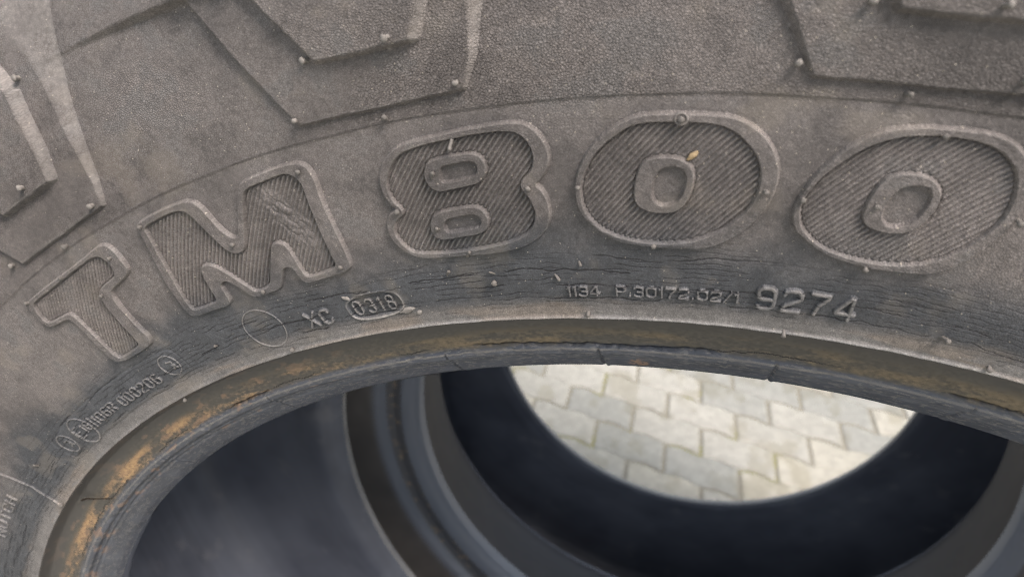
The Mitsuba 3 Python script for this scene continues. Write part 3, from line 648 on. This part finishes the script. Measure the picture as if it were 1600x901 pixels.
# (u, v, height of what it stands on, radius, length, lean along u, lean along v)
NIBS = [(-138.5, 653.0, 7.0, 1.75, 3.2, -.1, -.1), (-172, 652.1, 7.0, 1.75, 3.4, -.2, .1), (-120.6, 633.2, 2.4, 1.4, 3.6, .35, .25), (-187, 631.8, 2.0, 1.4, 3.8, .4, .3), (-152.2, 624.6, .6, 1.35, 4.2, .5, .35),
        (-11.6, 633.3, 2.4, 1.6, 3.6, .2, .3), (4.7, 652.3, 7.0, 1.6, 3.4, .1, .2), (35.9, 653.7, 7.0, 1.6, 3.4, .2, .2), (20.2, 625.9, .6, 1.2, 3.4, .4, .3), (48.6, 634, 2.4, 1.5, 3.4, .2, .2),
        (-296.5, 692, 3.0, 1.8, 3.2, 0, 0), (-309, 688.3, 7.5, 1.8, 3.0, .1, -.2), (-325.5, 654.7, 7.0, 1.7, 3.2, .3, 0), (-302.5, 633.1, 2.4, 1.6, 3.2, .2, 0), (-335.6, 624.8, .6, 1.6, 3.2, .2, -.1), (-374.3, 633.3, 2.4, 1.6, 3.0, .2, 0),
        (-384.6, 614.6, 1.4, 1.3, 2.6, 0, .2), (-351.4, 614.1, 1.5, 1.2, 2.2, 0, 0), (-315.4, 609.1, 1.5, 1.2, 2.4, 0, 0), (-338.1, 596.3, 1.5, 1.2, 2.4, .2, 0), (-286.6, 614.8, 1.4, 1.4, 2.4, 0, 0), (-245.8, 591.5, 1.5, 1.3, 2.2, 0, 0),
        (-197, 612.4, 1.5, 1.2, 4.0, .7, .2), (-247.2, 565.6, 1.2, 1.2, 2.2, 0, 0), (-200, 566.4, 1.3, 1.2, 4.0, .6, .5), (-127.2, 613.6, 1.4, 1.05, 5.0, -.2, -.75), (-140.2, 598.4, 1.5, 1.05, 5.0, .5, .75), (-160, 587, 1.3, 1.3, 3.0, .4, .4),
        (-101.9, 590.9, 1.4, 1.3, 2.6, .3, .2), (-146.8, 574.6, 1.2, 1.05, 5.4, .55, .75), (-136, 562.5, .8, 1.0, 5.0, .6, .7), (-44.7, 615.2, 1.5, 1.5, 2.4, 0, 0), (-81.8, 590.6, 1.5, 1.1, 2.2, 0, 0), (-15.8, 590.5, 1.5, 1.2, 3.0, .5, 0), (-54, 565.6, 1.2, 1.2, 2.6, 0, .3),
        (-2.1, 588.5, 1.5, 1.2, 2.4, 0, 0), (24.9, 565.1, 1.2, 1.2, 2.6, 0, -.3), (21.8, 588.7, 1.4, 1.2, 1.6, 0, 0), (34.9, 615.1, 1.4, 1.2, 2.2, -.3, 0), (64.5, 591.2, 1.4, 1.3, 3.0, .2, 0),
        (-149.8, 553.4, .0, .95, 5.4, .6, .7), (-127.7, 548.1, .0, 1.5, 3.0, .3, .4), (-125.4, 551.6, -.2, .5, 4.5, -.5, .75), (-98.5, 551.0, -.2, .9, 4.0, .7, -.5), (62.7, 539.1, 0, 1.4, 4.2, .5, .3), (-85.6, 531.1, 0, 1.3, 2.6, 0, -.1), (2.3, 529.6, .2, 1.2, 3.0, .1, -.5), (85.5, 531.1, .1, 1.3, 2.6, 0, 0),
        (-303.5, 545.6, 0, .8, 3.6, .5, .5), (-260, 530.6, 0, 1.3, 3.0, .5, 0), (-360.4, 527.4, .3, 1.3, 3.2, .4, .1), (-546.5, 530.6, .5, 1.5, 3.6, .2, -.2), (-516.5, 553, .2, .8, 5.0, .6, .6), (-86.5, 557.2, -.1, .8, 2.6, .5, -.5)]
for q, a in enumerate(NIBS):
    nib(*a, seed=q)

# torn flash beside the date code
for cu, cv, sx, sy, a in ((-178.5, 538.2, 5.0, 1.6, .12), (-172.8, 536.0, 2.0, 1.2, .4), (-207.5, 550.2, 2.6, 1.0, -.5)):
    q = oval_poly(cu, cv, sx, sy, 1.3, a)
    u, v = np.meshgrid(np.arange(cu - sx - 1, cu + sx + 1, .25), np.arange(cv - sy - 4, cv + sy + 4, .25))
    d = sdf(q, u, v) + 0.3 * nz(u, v, 1.2, 2, 71)
    sheet('torn_flash', u, v, base(u, v) + 0.9 * ss(-.1, .6, d) - .5 * ss(-.1, -.6, d), d > -.5, 'nib_rubber', TY)

# a dried crumb of mud on the first numeral 0
mud = trimesh.creation.icosphere(subdivisions=3, radius=1.0)
c0 = at(-40.6, 601.6, 0.9)
pv = np.array(mud.vertices)
pv = pv * (1 + 0.35 * (meshkit.fbm(pv * 1.7 + 5, 3, 3) * 2 - 1))[:, None] * np.array([0.0024, 0.0009, 0.0010])
ca, sa = math.cos(.75), math.sin(.75)
pv = np.stack([pv[:, 0] * ca - pv[:, 2] * sa, pv[:, 1], pv[:, 0] * sa + pv[:, 2] * ca], -1) + c0
def mud_look(p, n, uv):
    return mix((0.22, 0.16, 0.09), (0.38, 0.30, 0.19), fbm(p.x * 700, p.y * 700, p.z * 700, 3))
scene['mud_look'] = {'type': 'diffuse', 'reflectance': mikit.proc(mud_look)}
put('mud_crumb', (pv, mud.faces), 'mud_look', label='ochre crumb of dried mud stuck between the ribs of the left numeral 0', category='mud')

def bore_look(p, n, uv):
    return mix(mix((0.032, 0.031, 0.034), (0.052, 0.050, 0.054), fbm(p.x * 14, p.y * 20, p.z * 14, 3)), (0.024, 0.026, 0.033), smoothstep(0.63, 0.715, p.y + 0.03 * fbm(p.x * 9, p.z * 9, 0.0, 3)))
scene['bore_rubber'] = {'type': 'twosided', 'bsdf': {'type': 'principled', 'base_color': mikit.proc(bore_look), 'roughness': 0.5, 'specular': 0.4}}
pts = np.array([at(-541.5, 523.5, 2.4), at(-538.5, 521.0, 1.8), at(-536.0, 517.5, 1.6), at(-531.0, 513.0, 1.5), at(-527.0, 508.5, 1.2), at(-524.5, 507.5, 1.4)])
V, F = [], []
for k in range(len(pts)):
    ax = pts[min(k + 1, len(pts) - 1)] - pts[max(k - 1, 0)]
    e1 = np.cross(ax, [0.2, 0.9, 0.4]); e1 /= np.linalg.norm(e1)
    e2 = np.cross(ax, e1); e2 /= np.linalg.norm(e2)
    rad = 1e-3 * (0.75, 0.6, 0.5, 0.42, 0.35, 0.1)[k]
    V += [pts[k] + rad * (e1 * math.cos(a) + e2 * math.sin(a)) for a in np.arange(8) * math.pi / 4]
for k in range(len(pts) - 1):
    for i in range(8):
        j = (i + 1) % 8
        F += [(k * 8 + i, k * 8 + j, k * 8 + 8 + j), (k * 8 + i, k * 8 + 8 + j, k * 8 + 8 + i)]
scene['twig_bark'] = {'type': 'diffuse', 'reflectance': {'type': 'rgb', 'value': [0.025, 0.02, 0.016]}}
put('twig', (np.array(V), np.array(F)), 'twig_bark', label='short dark twig lying across the ochre groove at lower left', category='twig')

# ------------------------------------------------------------------ second tyre, standing behind the first
T2 = 'tractor_tyre_001'
labels[T2] = {'label': 'smaller dark tyre behind, seen through the hole of the front tyre', 'category': 'tyre'}
c2 = (0.001, -0.085)
lathe([(.7145, .70), (.7145, .66), (.708, .625), (.68, .585), (.63, .560), (.58, .556), (.54, .562), (.512, .569), (.503, .5725), (.5005, .5765), (.494, .5835), (.484, .5880)], 'far_rubber', 'sidewall', T2, c2, dense=6)
lathe([(.484, .588), (.478, .5868), (.470, .5862), (.460, .5885), (.450, .594), (.4447, .602), (.4445, .612), (.4450, .622)], 'far_rubber', 'bead', T2, c2, dense=6, label='blue-grey bead ring of the rear tyre')
lathe([(.4450, .622), (.4455, .65), (.4470, .68), (.4510, .71), (.4600, .735)], 'bore_rubber', 'bead_skirt', T2, c2, dense=6, amp=0.0006)
lathe([(.460, .735), (.478, .757), (.52, .775), (.58, .775), (.63, .77), (.665, .775), (.682, .79), (.688, .81), (.688, .85), (.68, .90), (.65, .945), (.58, .965), (.51, .963), (.45, .953), (.418, .947), (.4105, .951)],
      'inner_rubber', 'inner_liner', T2, c2, dense=5, amp=0.001, label='smooth black inner lining of the rear tyre')
lathe([(.43, .977), (.46, .988), (.52, 1.0), (.60, 1.005), (.66, .99), (.70, .95), (.7145, .90), (.7145, .70)], 'far_rubber', 'rear_sidewall', T2, c2, dense=6)
lathe([(.4105, .951), (.4095, .958), (.413, .965), (.43, .977)], 'ring_rubber', 'rear_bead', T2, c2, dense=6, label='edge of the far bead against the bright paving, its rim highlight painted pale')
